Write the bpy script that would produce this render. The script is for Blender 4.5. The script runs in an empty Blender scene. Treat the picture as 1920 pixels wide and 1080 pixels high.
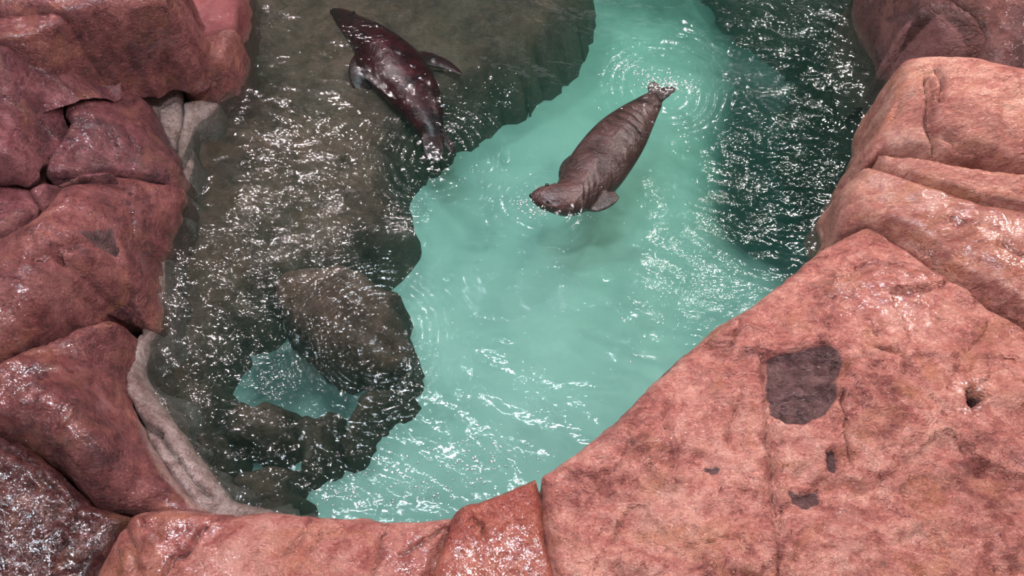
import bpy, bmesh, math, random
import numpy as np
from mathutils import Vector, noise, geometry

random.seed(7)
rng = np.random.default_rng(11)
SC = bpy.context.scene
COL = SC.collection

# ------------------------------------------------------------------ camera
CAM_H = 6.2
PITCH = math.radians(60)
FPX = 1598.0
cam_d = bpy.data.cameras.new('camera')
cam_d.sensor_width = 36.0
cam_d.lens = 36.0 * FPX / 1920.0
cam = bpy.data.objects.new('camera', cam_d)
cam.location = (0, 0, CAM_H)
cam.rotation_euler = (math.radians(90) - PITCH, 0, 0)
COL.objects.link(cam)
SC.camera = cam

def at(px, py, z=0.0):
    """world point seen at a photo pixel, at height z"""
    a = (px - 960.0) / FPX
    b = (540.0 - py) / FPX
    d = (a, math.cos(PITCH) + b * math.sin(PITCH), -math.sin(PITCH) + b * math.cos(PITCH))
    t = (z - CAM_H) / d[2]
    return Vector((d[0] * t, d[1] * t, z))

# ------------------------------------------------------------------ world, lamps, exposure
SC.view_settings.view_transform = 'Standard'
SC.view_settings.look = 'None'
SC.view_settings.gamma = 1.0
SC.view_settings.exposure = -0.44
SC.view_settings.use_curve_mapping = False
SC.cycles.max_bounces = 8
SC.cycles.transparent_max_bounces = 12
SC.cycles.volume_bounces = 1

w = bpy.data.worlds.new('hall')
SC.world = w
w.use_nodes = True
# unseen hall overhead: dark roof noise, bright patches added for the water to mirror
wt = w.node_tree
bg = wt.nodes['Background']
tc = wt.nodes.new('ShaderNodeTexCoord')
wn = wt.nodes.new('ShaderNodeTexNoise'); wn.inputs['Scale'].default_value = 5.0; wn.inputs['Detail'].default_value = 3.0
wr = wt.nodes.new('ShaderNodeValToRGB')
wr.color_ramp.elements[0].position = 0.44; wr.color_ramp.elements[0].color = (0.10, 0.075, 0.08, 1)
wr.color_ramp.elements[1].position = 0.56; wr.color_ramp.elements[1].color = (0.22, 0.18, 0.19, 1)
e = wr.color_ramp.elements.new(0.66); e.color = (5.5, 5.2, 5.3, 1)
wt.links.new(tc.outputs['Generated'], wn.inputs['Vector'])
wt.links.new(wn.outputs['Fac'], wr.inputs['Fac'])
wt.links.new(wr.outputs['Color'], bg.inputs[0])
bg.inputs[1].default_value = 0.36

def lamp(name, px, py, size, power, color, h=7.0, loc=None, sy=None):
    """hall ceiling lamp; px, py = where the calm water mirrors it"""
    if loc is None:
        p = at(px, py, 0)
        k = (CAM_H + h) / CAM_H
        loc = Vector((p.x * k, p.y * k, h))
    d = bpy.data.lights.new(name, 'AREA')
    d.shape = 'RECTANGLE' if sy else 'DISK'
    d.size = size
    if sy: d.size_y = sy
    d.energy = power
    d.color = color
    o = bpy.data.objects.new(name, d)
    o.location = loc
    COL.objects.link(o)
    return o

for px, py, sx, sy, pw in ((1530, 245, .75, .34, 440), (1440, 440, .55, .22, 220), (1345, 480, .16, .5, 130), (1450, 40, .8, .16, 240), (1350, 340, .2, .34, 80)):
    lamp('ceiling_lamp', px, py, sx, pw, (1.0, 0.88, 0.87), sy=sy)
for px, py, sx, sy, pw in ((545, 385, .65, .25, 400), (450, 280, .30, .30, 150), (665, 275, .9, .17, 310), (380, 570, .45, .22, 190), (590, 518, .16, .16, 50), (430, 750, .35, .18, 110)):
    lamp('ceiling_lamp', px, py, sx, pw, (1.0, 0.84, 0.87), sy=sy)
lamp('skylight', 800, 900, 1.7, 380, (0.80, 0.90, 1.0), sy=0.26)
lamp('skylight', 960, 670, 0.24, 22, (0.80, 0.90, 1.0), sy=0.14)
lamp('skylight', 1180, 600, 0.3, 30, (0.80, 0.90, 1.0), sy=0.14)
lamp('skylight', 720, 730, 0.4, 45, (0.85, 0.90, 1.0), sy=0.2)
def over(px, py, z, h=7.0):
    p = at(px, py, z); k = 1 + (h - z) / (CAM_H - z)
    return Vector((p.x * k, p.y * k, h))
lamp('skylight', 0, 0, .8, 420, (0.93, 0.92, 1.0), loc=over(935, 1030, .9), sy=.4)
lamp('ceiling_lamp', 0, 0, .40, 70, (1.0, 0.86, 0.86), loc=over(60, 900, .6))
lamp('ceiling_lamp', 0, 0, 0.7, 640, (1.0, 0.80, 0.74), loc=Vector((6.0, 6.3, 5.2)))
lamp('ceiling_lamp', 0, 0, 0.6, 150, (1.0, 0.80, 0.74), loc=Vector((1.9, -0.8, 6.8)))  # unseen fill lamp added behind the camera to brighten the near rocks

# ------------------------------------------------------------------ helpers
def tag(o, label=None, cat=None, group=None, kind=None):
    if label: o['label'] = label
    if cat: o['category'] = cat
    if group: o['group'] = group
    if kind: o['kind'] = kind
    return o

class NT:
    """tiny node-graph helper"""
    def __init__(self, name):
        self.m = bpy.data.materials.new(name)
        self.m.use_nodes = True
        self.t = self.m.node_tree
        self.t.nodes.clear()
        self.out = self.t.nodes.new('ShaderNodeOutputMaterial')
    def n(self, typ, **kw):
        nd = self.t.nodes.new(typ)
        for k, v in kw.items():
            if k.startswith('i_'):
                key = k[2:]
                key = int(key) if key.isdigit() else key.replace('_', ' ')
                nd.inputs[key].default_value = v
            else:
                setattr(nd, k, v)
        return nd
    def l(self, a, b): self.t.links.new(a, b)
    def noise(self, vec, scale, detail=4, rough=0.55, dist=0.0):
        nd = self.n('ShaderNodeTexNoise', i_Scale=scale, i_Detail=detail, i_Roughness=rough, i_Distortion=dist)
        self.l(vec, nd.inputs['Vector'])
        return nd.outputs['Fac']
    def ramp(self, fac, stops, interp='LINEAR'):
        nd = self.n('ShaderNodeValToRGB')
        cr = nd.color_ramp
        cr.interpolation = interp
        while len(cr.elements) < len(stops): cr.elements.new(0.5)
        for e, (p, c) in zip(cr.elements, stops):
            e.position = p
            e.color = (*c, 1) if len(c) == 3 else c
        self.l(fac, nd.inputs['Fac'])
        return nd.outputs['Color']
    def grey(self, fac, a, b, va=0.0, vb=1.0):
        nd = self.n('ShaderNodeMapRange', i_1=a, i_2=b, i_3=va, i_4=vb)
        self.l(fac, nd.inputs[0])
        return nd.outputs[0]
    def mix(self, f, a, b, mode='MIX'):
        nd = self.n('ShaderNodeMix', data_type='RGBA', blend_type=mode)
        if hasattr(f, 'links'): self.l(f, nd.inputs[0])
        else: nd.inputs[0].default_value = f
        for s, v in ((6, a), (7, b)):
            if hasattr(v, 'links'): self.l(v, nd.inputs[s])
            else: nd.inputs[s].default_value = (*v, 1)
        return nd.outputs[2]
    def math(self, op, a, b=0.0, clamp=False):
        nd = self.n('ShaderNodeMath', operation=op, use_clamp=clamp)
        for s, v in ((0, a), (1, b)):
            if hasattr(v, 'links'): self.l(v, nd.inputs[s])
            else: nd.inputs[s].default_value = v
        return nd.outputs[0]
    def bump(self, h, strength, dist, prev=None):
        nd = self.n('ShaderNodeBump', i_Strength=strength, i_Distance=dist)
        self.l(h, nd.inputs['Height'])
        if prev is not None: self.l(prev, nd.inputs['Normal'])
        return nd.outputs['Normal']

def rock_mat(name, dark, mid, light, rough=(0.30, 0.6), bump=1.0, offset=(0, 0, 0), stretch=(1, 1, 1), rot=0.0,
             glisten=0.0, orange=0.5, spec=0.5, coat=1.0, slime=0.7, pale=((0.30, 0.17, 0.14), (0.52, 0.36, 0.31)), contrast=1.45):
    g = NT(name)
    geo = g.n('ShaderNodeNewGeometry')
    mp = g.n('ShaderNodeMapping')
    mp.inputs['Location'].default_value = offset
    mp.inputs['Rotation'].default_value = (0, 0, rot)
    mp.inputs['Scale'].default_value = stretch
    g.l(geo.outputs['Position'], mp.inputs['Vector'])
    v = mp.outputs[0]
    n1 = g.noise(v, 1.6, 6, 0.6, 0.6)
    n2 = g.noise(v, 9.0, 8, 0.68, 0.4)
    n3 = g.noise(v, 46.0, 5, 0.8, 0.5)
    s = g.math('ADD', g.math('MULTIPLY', n1, 0.40), g.math('ADD', g.math('MULTIPLY', n2, 0.33), g.math('MULTIPLY', n3, 0.27)))
    k = 0.115 / contrast
    base = g.ramp(s, [(0.5 - k, dark), (0.5, mid), (0.5 + k, light)])
    # orange iron patches
    n4 = g.noise(v, 2.3, 5, 0.6, 1.0)
    base = g.mix(g.grey(n4, 0.52, 0.68, 0, orange), base, (0.60, 0.235, 0.115))
    # greyish lilac bloom
    n5 = g.noise(v, 3.1, 5, 0.6, 0.8)
    base = g.mix(g.grey(n5, 0.60, 0.74, 0, 0.35), base, (0.36, 0.20, 0.21))
    # dark pits
    n6 = g.noise(v, 26.0, 4, 0.6, 0.9)
    pits = g.grey(n6, 0.64, 0.70, 0, 0.75)
    base = g.mix(pits, base, (0.10, 0.03, 0.028))
    # fine vein lines
    vo = g.n('ShaderNodeTexVoronoi', feature='DISTANCE_TO_EDGE', i_Scale=3.3)
    nv = g.n('ShaderNodeTexNoise', i_Scale=5.0, i_Detail=4.0)
    g.l(v, nv.inputs['Vector'])
    vm = g.n('ShaderNodeVectorMath', operation='MULTIPLY_ADD')
    g.l(nv.outputs['Color'], vm.inputs[0]); vm.inputs[1].default_value = (0.5, 0.5, 0.5); g.l(v, vm.inputs[2])
    g.l(vm.outputs[0], vo.inputs['Vector'])
    crack = g.grey(vo.outputs['Distance'], 0.0, 0.016, 1, 0)
    crack = g.math('MULTIPLY', crack, g.grey(n4, 0.45, 0.55, 0, 1))
    base = g.mix(g.math('MULTIPLY', crack, 0.55), base, (0.12, 0.04, 0.035))
    # painted marks carried by the vertices: red = stains and painted shade, green = bleached crust and paler patches, blue = wet skin
    at_ = g.n('ShaderNodeVertexColor', layer_name='marks')
    sep = g.n('ShaderNodeSeparateColor')
    g.l(at_.outputs['Color'], sep.inputs[0])
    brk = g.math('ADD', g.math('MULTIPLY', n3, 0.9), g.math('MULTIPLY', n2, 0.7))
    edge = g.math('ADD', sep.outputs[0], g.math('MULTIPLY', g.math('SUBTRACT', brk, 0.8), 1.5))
    stain_shade = g.math('MULTIPLY', g.grey(edge, 0.42, 0.60, 0, 1), g.grey(sep.outputs[0], 0.05, 0.2, 0, 1))
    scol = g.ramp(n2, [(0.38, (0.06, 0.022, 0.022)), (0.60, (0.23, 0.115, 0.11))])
    base = g.mix(stain_shade, base, scol)
    pal = g.math('MULTIPLY', g.grey(g.math('ADD', sep.outputs[1], g.math('MULTIPLY', g.math('SUBTRACT', brk, 0.8), 0.8)), 0.3, 0.7), g.grey(sep.outputs[1], 0.05, 0.2, 0, 1))
    pcol = g.ramp(n2, [(0.35, pale[0]), (0.6, pale[1])])
    base = g.mix(g.math('MULTIPLY', pal, 0.75), base, pcol)
    # flaked skin: plates with abrupt little edges
    c1 = g.noise(v, 3.4, 3, 0.6, 0.9); c2 = g.noise(v, 8.5, 3, 0.6, 0.8); c3 = g.noise(v, 19.0, 2, 0.6, 0.6)
    chips = g.math('ADD', g.grey(c1, 0.50, 0.52), g.math('ADD', g.math('MULTIPLY', g.grey(c2, 0.52, 0.55), 0.6), g.math('MULTIPLY', g.grey(c3, 0.52, 0.57), 0.35)))
    base = g.mix(g.math('MULTIPLY', g.grey(c2, 0.50, 0.56), g.math('MULTIPLY', g.math('SUBTRACT', 1.0, stain_shade), 0.24)), base, light)
    # a line of green-brown algae where the water keeps the stone wet
    sx = g.n('ShaderNodeSeparateXYZ'); g.l(geo.outputs['Position'], sx.inputs[0])
    zz = g.math('ADD', sx.outputs[2], g.math('MULTIPLY', n2, 0.25))
    alg = g.grey(zz, 0.08, 0.26, slime, 0)
    base = g.mix(alg, base, (0.15, 0.125, 0.09))
    p = g.n('ShaderNodeBsdfPrincipled')
    g.l(base, p.inputs['Base Color'])
    r = g.grey(n2, 0.35, 0.65, rough[0], rough[1])
    r = g.mix(stain_shade, r, (0.32, 0.32, 0.32))
    r = g.mix(g.math('MULTIPLY', sep.outputs[2], 0.95), r, (0.13, 0.13, 0.13))
    g.l(r, p.inputs['Roughness'])
    p.inputs['Specular IOR Level'].default_value = spec
    b1 = g.n('ShaderNodeMath', operation='MULTIPLY_ADD'); g.l(n3, b1.inputs[0]); b1.inputs[1].default_value = 0.85; g.l(n2, b1.inputs[2])
    nn = g.bump(b1.outputs[0], 0.9 * bump, 0.08)
    # chisel scratches
    mp2 = g.n('ShaderNodeMapping'); mp2.inputs['Rotation'].default_value = (0, 0, rot + 0.5); mp2.inputs['Scale'].default_value = (5, 26, 12)
    g.l(geo.outputs['Position'], mp2.inputs['Vector'])
    n7 = g.noise(mp2.outputs[0], 1.0, 5, 0.6, 0.8)
    nn = g.bump(n7, 0.55 * bump, 0.04, nn)
    nn = g.bump(chips, 0.6 * bump, 0.016, nn)
    nn = g.bump(crack, -0.5 * bump, 0.012, nn)
    if glisten > 0:
        mp3 = g.n('ShaderNodeMapping'); mp3.inputs['Rotation'].default_value = (0, 0, 0.6)
        g.l(geo.outputs['Position'], mp3.inputs['Vector'])
        n8 = g.noise(mp3.outputs[0], 34, 3, 0.55, 1.2)
        bn = g.bump(n8, glisten, 0.03, nn)
        g.l(bn, p.inputs['Normal'])
    else:
        g.l(nn, p.inputs['Normal'])
    if glisten > 0 or True:
        # a thin film of water over the stone
        p.inputs['Coat Weight'].default_value = 0.35
        p.inputs['Coat Roughness'].default_value = 0.085
        cw = g.math('ADD', g.math('MULTIPLY', sep.outputs[2], 0.85 * coat), 0.10 * coat, clamp=True)
        g.l(cw, p.inputs['Coat Weight'])
        n9 = g.noise(v, 26, 2, 0.55, 1.3)
        cb = g.bump(n9, 0.5, 0.012, None)
        g.l(cb, p.inputs['Coat Normal'])
    g.l(p.outputs[0], g.out.inputs['Surface'])
    return g.m

# ------------------------------------------------------------------ rock builder
def tps_fit(P, Z, lam=1e-3):
    n = len(P)
    d = np.linalg.norm(P[:, None] - P[None], axis=2)
    K = np.where(d > 0, d * d * np.log(np.maximum(d, 1e-9)), 0) + lam * np.eye(n)
    Q = np.c_[np.ones(n), P]
    A = np.zeros((n + 3, n + 3)); A[:n, :n] = K; A[:n, n:] = Q; A[n:, :n] = Q.T
    sol = np.linalg.lstsq(A, np.r_[Z, np.zeros(3)], rcond=None)[0]
    def f(X):
        d = np.linalg.norm(X[:, None] - P[None], axis=2)
        U = np.where(d > 0, d * d * np.log(np.maximum(d, 1e-9)), 0)
        return U @ sol[:n] + sol[n] + X @ sol[n + 1:]
    lo, hi = Z.min() - 0.06, Z.max() + 0.06
    return lambda X: np.clip(f(np.atleast_2d(X)), lo, hi)

def seg_dist(X, A, B):
    AB = B - A
    t = np.clip(((X - A) @ AB) / max((AB @ AB), 1e-12), 0, 1)
    return np.linalg.norm(X - (A + t[:, None] * AB), axis=1)

def poly_dist(X, P, closed=True):
    d = np.full(len(X), 1e9)
    n = len(P)
    for i in range(n if closed else n - 1):
        d = np.minimum(d, seg_dist(X, P[i], P[(i + 1) % n]))
    return d

def inside(X, P):
    x, y = X[:, 0], X[:, 1]
    c = np.zeros(len(X), bool)
    n = len(P)
    for i in range(n):
        x1, y1 = P[i]; x2, y2 = P[(i + 1) % n]
        if y1 == y2: continue
        c ^= ((y1 > y) != (y2 > y)) & (x < (x2 - x1) * (y - y1) / (y2 - y1) + x1)
    return c

def resample(P, h, closed=True):
    out = []
    n = len(P)
    for i in range(n if closed else n - 1):
        a, b = P[i], P[(i + 1) % n]
        k = max(1, int(round(np.linalg.norm(b - a) / h)))
        for j in range(k): out.append(a + (b - a) * j / k)
    if not closed: out.append(P[-1])
    return np.array(out)

def smooth_closed(P, it=2):
    for _ in range(it):
        P = 0.5 * P + 0.25 * (np.roll(P, 1, 0) + np.roll(P, -1, 0))
    return P

def fbm(x, y, z, sc, seed, octv=5, H=0.9):
    return noise.fractal(Vector((x * sc + seed * 7.13, y * sc - seed * 3.7, z * sc)), H, 2.1, octv, noise_basis='PERLIN_ORIGINAL')

def make_rock(name, outline, mat, label, h=0.03, R=0.06, depth=0.9, flare=0.10, amp=0.05, fine=0.014, seed=1,
              cracks=(), bumps=(), marks=(), inner=(), outamp=0.012, facet=0.03, cat='rock', parent=None, sm=2, group=None):
    """outline = [(px, py, z)...]; cracks = [(pts, width, depth)]; bumps = [(px,py,radius,height)];
       marks = [(channel, pts_px, softness, dz)]"""
    P3 = np.array([list(at(*o)) for o in outline])
    I3 = np.array([list(at(*o)) for o in inner]) if len(inner) else np.zeros((0, 3))
    A3 = np.r_[P3, I3]
    fz = tps_fit(A3[:, :2], A3[:, 2])
    def on(px, py):
        z = float(A3[:, 2].mean())
        for _ in range(6):
            p = at(px, py, z)
            z = float(fz(np.array([[p.x, p.y]]))[0])
        return np.array([p.x, p.y])
    B = resample(P3[:, :2], h)
    B = smooth_closed(B, sm)
    t_ = np.roll(B, -1, 0) - np.roll(B, 1, 0); t_ /= np.maximum(np.linalg.norm(t_, axis=1)[:, None], 1e-9)
    sg_ = 1 if np.sum(B[:, 0] * np.roll(B[:, 1], -1) - np.roll(B[:, 0], -1) * B[:, 1]) > 0 else -1
    B = B + np.c_[-t_[:, 1], t_[:, 0]] * sg_ * 0.006
    for b in B:
        b[0] += outamp * fbm(b[0], b[1], 0, 5.0, seed); b[1] += outamp * fbm(b[0], b[1], 3, 5.0, seed + 9)
    lo, hi = B.min(0), B.max(0)
    gx, gy = np.meshgrid(np.arange(lo[0], hi[0], h), np.arange(lo[1], hi[1], h * 0.87))
    gx = gx + (np.arange(gx.shape[0])[:, None] % 2) * h * 0.5
    X = np.c_[gx.ravel(), gy.ravel()] + rng.uniform(-0.15, 0.15, (gx.size, 2)) * h
    X = X[inside(X, B)]
    X = X[poly_dist(X, B) > h * 0.55]
    ck = []
    extra = []
    for pts, wd, dp in cracks:
        C = np.array([on(*p) for p in pts])
        C = resample(C, h * 0.7, closed=False)
        for c in C:
            c[0] += 0.018 * fbm(c[0], c[1], 1, 9.0, seed + 3); c[1] += 0.018 * fbm(c[0], c[1], 5, 9.0, seed + 4)
        ck.append((C, wd, dp))
        T = np.gradient(C, axis=0); T /= np.maximum(np.linalg.norm(T, axis=1)[:, None], 1e-9)
        N = np.c_[-T[:, 1], T[:, 0]]
        for s in (-1.0, 0, 1.0): extra.append(C + N * s * wd * 0.9)
    if extra:
        E = np.concatenate(extra)
        E = E[inside(E, B)]; E = E[poly_dist(E, B) > h * 0.4]
        keep = np.ones(len(X), bool)
        for C, wd, dp in ck: keep &= poly_dist(X, C, closed=False) > wd * 1.25
        X = np.r_[X[keep], E]
    nb = len(B)
    V = np.r_[B, X]
    edges = [(i, (i + 1) % nb) for i in range(nb)]
    vv, ee, ff, _, _, _ = geometry.delaunay_2d_cdt([Vector(p) for p in V], edges, [], 1, 1e-5)
    V = np.array([list(p) for p in vv])
    d = poly_dist(V, B)
    z = fz(V)
    q = np.clip(1 - d / R, 0, 1)
    z = z - R * (1 - np.sqrt(np.maximum(0, 1 - q * q)))
    for px, py, r, hh in bumps:
        c = on(px, py)
        z += hh * np.exp(-((np.linalg.norm(V - c, axis=1) / r) ** 2))
    fade = np.clip(d / (R * 1.2), 0.25, 1)
    dz = np.empty(len(V))
    for i, (x, y) in enumerate(V):
        a = fbm(x, y, 0.3, 1.5, seed, 4) * amp
        c = noise.cell_vector(Vector((x * 0, 0, 0)))
        r_ = noise.ridged_multi_fractal(Vector((x * 2.6 + seed * 3.1, y * 2.6, 0.5)), 1.0, 2.1, 4, 0.9, 2.0) * facet * 0.5
        f_ = fbm(x, y, 0.9, 11.0, seed + 5, 4) * fine
        wx, wy = x + 0.12 * fbm(x, y, 2, 3, seed), y + 0.12 * fbm(x, y, 4, 3, seed)
        vd, vp = noise.voronoi(Vector((wx * 1.9 + seed, wy * 1.9, 0.2)))
        cn = noise.cell_vector(vp[0] * 37.3)
        f_ += facet * (1.0 * ((wx * 1.9 + seed - vp[0].x) * (cn.x - 0.5) + (wy * 1.9 - vp[0].y) * (cn.y - 0.5)) + 0.35 * (cn.z - 0.5))
        dz[i] = a + r_ + f_
    z = z + dz * fade
    for C, wd, dp in ck:
        dd = poly_dist(V, C, closed=False)
        z -= 1.9 * dp * np.exp(-(dd / (wd * 0.85)) ** 2)
    col = np.zeros((len(V), 4)); col[:, 3] = 1
    for ch, pts, soft, mdz in marks:
        M = np.array([on(*p) for p in pts])
        md = poly_dist(V, M) * np.where(inside(V, M), 1, -1)
        m = np.clip(md / soft + 0.5, 0, 1)
        m = m * m * (3 - 2 * m)
        if ch is not None: col[:, ch] = np.maximum(col[:, ch], m)
        z += mdz * m
    bm = bmesh.new()
    cl = bm.loops.layers.color.new('marks') if False else None
    lay = bm.verts.layers.float_color.new('marks')
    bv = []
    for i in range(len(V)):
        v = bm.verts.new((V[i, 0], V[i, 1], z[i])); v[lay] = col[i]; bv.append(v)
    for f in ff:
        try: bm.faces.new([bv[k] for k in f])
        except ValueError: pass
    bm.normal_update()
    for f in bm.faces:
        if f.normal.z < 0: f.normal_flip()
    # side walls of the rock
    be = [e for e in bm.edges if len(e.link_faces) == 1]
    cen = B.mean(0)
    steps = 7
    outn = {}
    area = 0.5 * np.sum(B[:, 0] * np.roll(B[:, 1], -1) - np.roll(B[:, 0], -1) * B[:, 1])
    sg = 1 if area > 0 else -1
    cur = be
    for s in range(steps):
        if s == 0:
            for v in {v for e in cur for v in e.verts}:
                k = int(np.argmin(np.abs(B - np.array([v.co.x, v.co.y])).sum(1)))
                t = B[(k + 2) % nb] - B[k - 2]
                t = t / max(np.linalg.norm(t), 1e-9)
                outn[v] = Vector((t[1] * sg, -t[0] * sg, 0))
        r = bmesh.ops.extrude_edge_only(bm, edges=cur)
        nv = [g for g in r['geom'] if isinstance(g, bmesh.types.BMVert)]
        nedge = [g for g in r['geom'] if isinstance(g, bmesh.types.BMEdge)]
        newn = {}
        for v in nv:
            src = min((e.other_vert(v) for e in v.link_edges if e.other_vert(v) in outn), key=lambda u: (u.co - v.co).length)
            n_ = outn[src]
            newn[v] = n_
            v[lay] = src[lay]
            step = depth / (steps - 1) if s else 0.05
            fl = flare * (0.5 if s == 0 else 1) / steps
            wob = fbm(v.co.x, v.co.y, v.co.z, 4.0, seed + 2, 4) * 0.035
            v.co = v.co + n_ * (fl + wob) + Vector((0, 0, -step))
        outn = newn
        cur = [e for e in nedge if all(v in newn for v in e.verts)]
    bmesh.ops.recalc_face_normals(bm, faces=bm.faces)
    up = sum(f.normal.z * f.calc_area() for f in bm.faces)
    if up < 0:
        bmesh.ops.reverse_faces(bm, faces=bm.faces)
    me = bpy.data.meshes.new(name)
    org = Vector((cen[0], cen[1], float(min(v.co.z for v in bm.verts))))
    for v in bm.verts: v.co -= org
    bm.to_mesh(me); bm.free()
    for p in me.polygons: p.use_smooth = True
    me.materials.append(mat)
    o = bpy.data.objects.new(name, me)
    o.location = org
    COL.objects.link(o)
    if parent: o.parent = parent
    else: tag(o, label, cat, group)
    return o

# ------------------------------------------------------------------ rock colours
M_slab = rock_mat('salmon_rock', (0.28, 0.075, 0.062), (0.60, 0.20, 0.158), (0.88, 0.43, 0.33), rough=(0.36, 0.6), rot=0.5, stretch=(1, 1.25, 1), orange=0.55)
M_right = rock_mat('warm_rock', pale=((0.50, 0.22, 0.18), (0.72, 0.40, 0.31)), dark=(0.33, 0.10, 0.08), mid=(0.54, 0.20, 0.155), light=(0.76, 0.40, 0.30), rough=(0.36, 0.6), offset=(5, 2, 1), rot=-0.3, stretch=(0.8, 1.5, 1), orange=0.55)
M_front = rock_mat('front_rock', (0.28, 0.070, 0.060), (0.52, 0.155, 0.125), (0.74, 0.33, 0.26), rough=(0.30, 0.5), offset=(9, 1, 4), orange=0.5)
M_block = rock_mat('wet_front_rock', (0.28, 0.055, 0.045), (0.42, 0.10, 0.07), (0.56, 0.18, 0.12), rough=(0.16, 0.3), offset=(3, 8, 4), glisten=0.9, orange=0.35)
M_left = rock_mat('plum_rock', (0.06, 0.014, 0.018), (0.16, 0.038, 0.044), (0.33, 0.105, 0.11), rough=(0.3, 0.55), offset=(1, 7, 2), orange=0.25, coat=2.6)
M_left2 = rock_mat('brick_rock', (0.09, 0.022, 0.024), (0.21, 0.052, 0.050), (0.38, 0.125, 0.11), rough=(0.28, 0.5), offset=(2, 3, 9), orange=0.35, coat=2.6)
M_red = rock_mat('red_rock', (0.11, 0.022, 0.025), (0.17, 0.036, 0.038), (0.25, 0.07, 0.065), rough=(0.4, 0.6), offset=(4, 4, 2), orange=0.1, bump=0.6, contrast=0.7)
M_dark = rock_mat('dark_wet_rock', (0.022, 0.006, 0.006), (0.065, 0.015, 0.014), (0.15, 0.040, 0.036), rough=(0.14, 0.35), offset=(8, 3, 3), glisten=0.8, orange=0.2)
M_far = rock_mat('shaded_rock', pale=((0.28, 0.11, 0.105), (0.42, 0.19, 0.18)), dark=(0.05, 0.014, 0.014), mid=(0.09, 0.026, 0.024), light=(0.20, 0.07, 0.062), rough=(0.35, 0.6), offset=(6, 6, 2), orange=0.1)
M_pale = rock_mat('bleached_rock', (0.20, 0.11, 0.10), (0.36, 0.24, 0.215), (0.60, 0.46, 0.42), rough=(0.4, 0.6), offset=(2, 9, 5), orange=0.1)
M_sub = rock_mat('algae_rock', (0.035, 0.018, 0.013), (0.085, 0.048, 0.036), (0.16, 0.10, 0.078), rough=(0.5, 0.8), offset=(7, 2, 7), orange=0.1, bump=0.7, coat=0.0, spec=0.15, slime=0.22)

M_sub2 = rock_mat('green_algae_rock', (0.025, 0.026, 0.021), (0.060, 0.062, 0.050), (0.11, 0.105, 0.08), rough=(0.6, 0.8), offset=(3, 2, 7), orange=0.0, coat=0.0, spec=0.15, slime=0.0)
M_deep = rock_mat('deep_rock', (0.02, 0.036, 0.038), (0.035, 0.055, 0.058), (0.055, 0.08, 0.08), rough=(0.6, 0.8), offset=(7, 2, 7), orange=0.0, coat=0.0, spec=0.15, slime=0.0)
# ------------------------------------------------------------------ right bank
make_rock('rock_slab', [
    (1014, 888, .855), (1080, 845, .84), (1150, 790, .82), (1210, 730, .82), (1290, 655, .80), (1340, 612, .80), (1420, 562, .80),
    (1500, 500, .78), (1540, 462, .78), (1625, 420, .80), (1690, 460, .84), (1760, 512, .90), (1830, 556, .96), (1925, 612, 1.02),
    (2150, 760, 1.15), (2150, 1250, 1.3), (1500, 1300, 1.25), (1042, 1260, 1.0), (1038, 1080, .92), (1024, 1000, .88), (1016, 940, .87)],
    M_slab, 'huge salmon rock slab at lower right with a dark square hollow and a small hole', h=0.024, R=0.07, seed=3, amp=0.07, facet=0.10, fine=0.02,
    inner=[(1300, 800, .98), (1500, 620, .95), (1650, 700, 1.05), (1800, 800, 1.12), (1500, 900, 1.05), (1200, 950, .95), (1330, 1000, 1.03)],
    cracks=[
        ([(1432, 660), (1436, 740), (1440, 810), (1446, 880), (1452, 960), (1462, 1080)], 0.030, 0.045),
        ([(1573, 745), (1582, 790), (1584, 840), (1590, 870)], 0.012, 0.03),
        ([(1626, 658), (1680, 665), (1715, 700), (1745, 745), (1775, 800), (1800, 850)], 0.012, 0.016),
        ([(1605, 595), (1640, 640)], 0.012, 0.014),
        ([(1255, 750), (1240, 800), (1262, 840), (1258, 880)], 0.022, 0.025),
        ([(1390, 740), (1375, 780), (1365, 830)], 0.016, 0.02),
        ([(1535, 530), (1590, 525), (1620, 522)], 0.012, 0.012),
        ([(1700, 920), (1740, 990), (1780, 1060)], 0.02, 0.014),
        ([(1460, 510), (1540, 560), (1600, 590)], 0.02, 0.014),
        ([(1860, 600), (1835, 640), (1810, 665)], 0.016, 0.02),
        ([(1175, 960), (1150, 1010), (1110, 1070)], 0.02, 0.018),
        ([(1290, 1030), (1380, 1010), (1400, 1045)], 0.02, 0.02),
    ],
    marks=[
        (0, [(1440, 668), (1480, 660), (1545, 655), (1570, 668), (1574, 700), (1558, 725), (1565, 750), (1545, 780), (1505, 800), (1470, 798), (1446, 785), (1438, 740)], 0.05, -0.07),
        (0, [(1545, 850), (1560, 846), (1568, 868), (1563, 890), (1550, 885)], 0.012, -0.05),
        (0, [(1470, 925), (1500, 930), (1535, 920), (1538, 945), (1508, 955), (1485, 945)], 0.02, -0.03),
        (0, [(1805, 735), (1822, 726), (1848, 745), (1830, 762), (1812, 768)], 0.01, -0.28),
        (2, [(1785, 720), (1830, 712), (1862, 745), (1830, 785), (1795, 790)], 0.04, 0.0),
        (0, [(1318, 880), (1345, 876), (1348, 892), (1330, 890)], 0.012, -0.03),
        (None, [(1340, 1000), (1450, 990), (1480, 1080), (1300, 1080)], 0.12, 0.04),
        (2, [(1560, 540), (1720, 520), (1740, 620), (1600, 620)], 0.3, 0.0),
    ])

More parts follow.
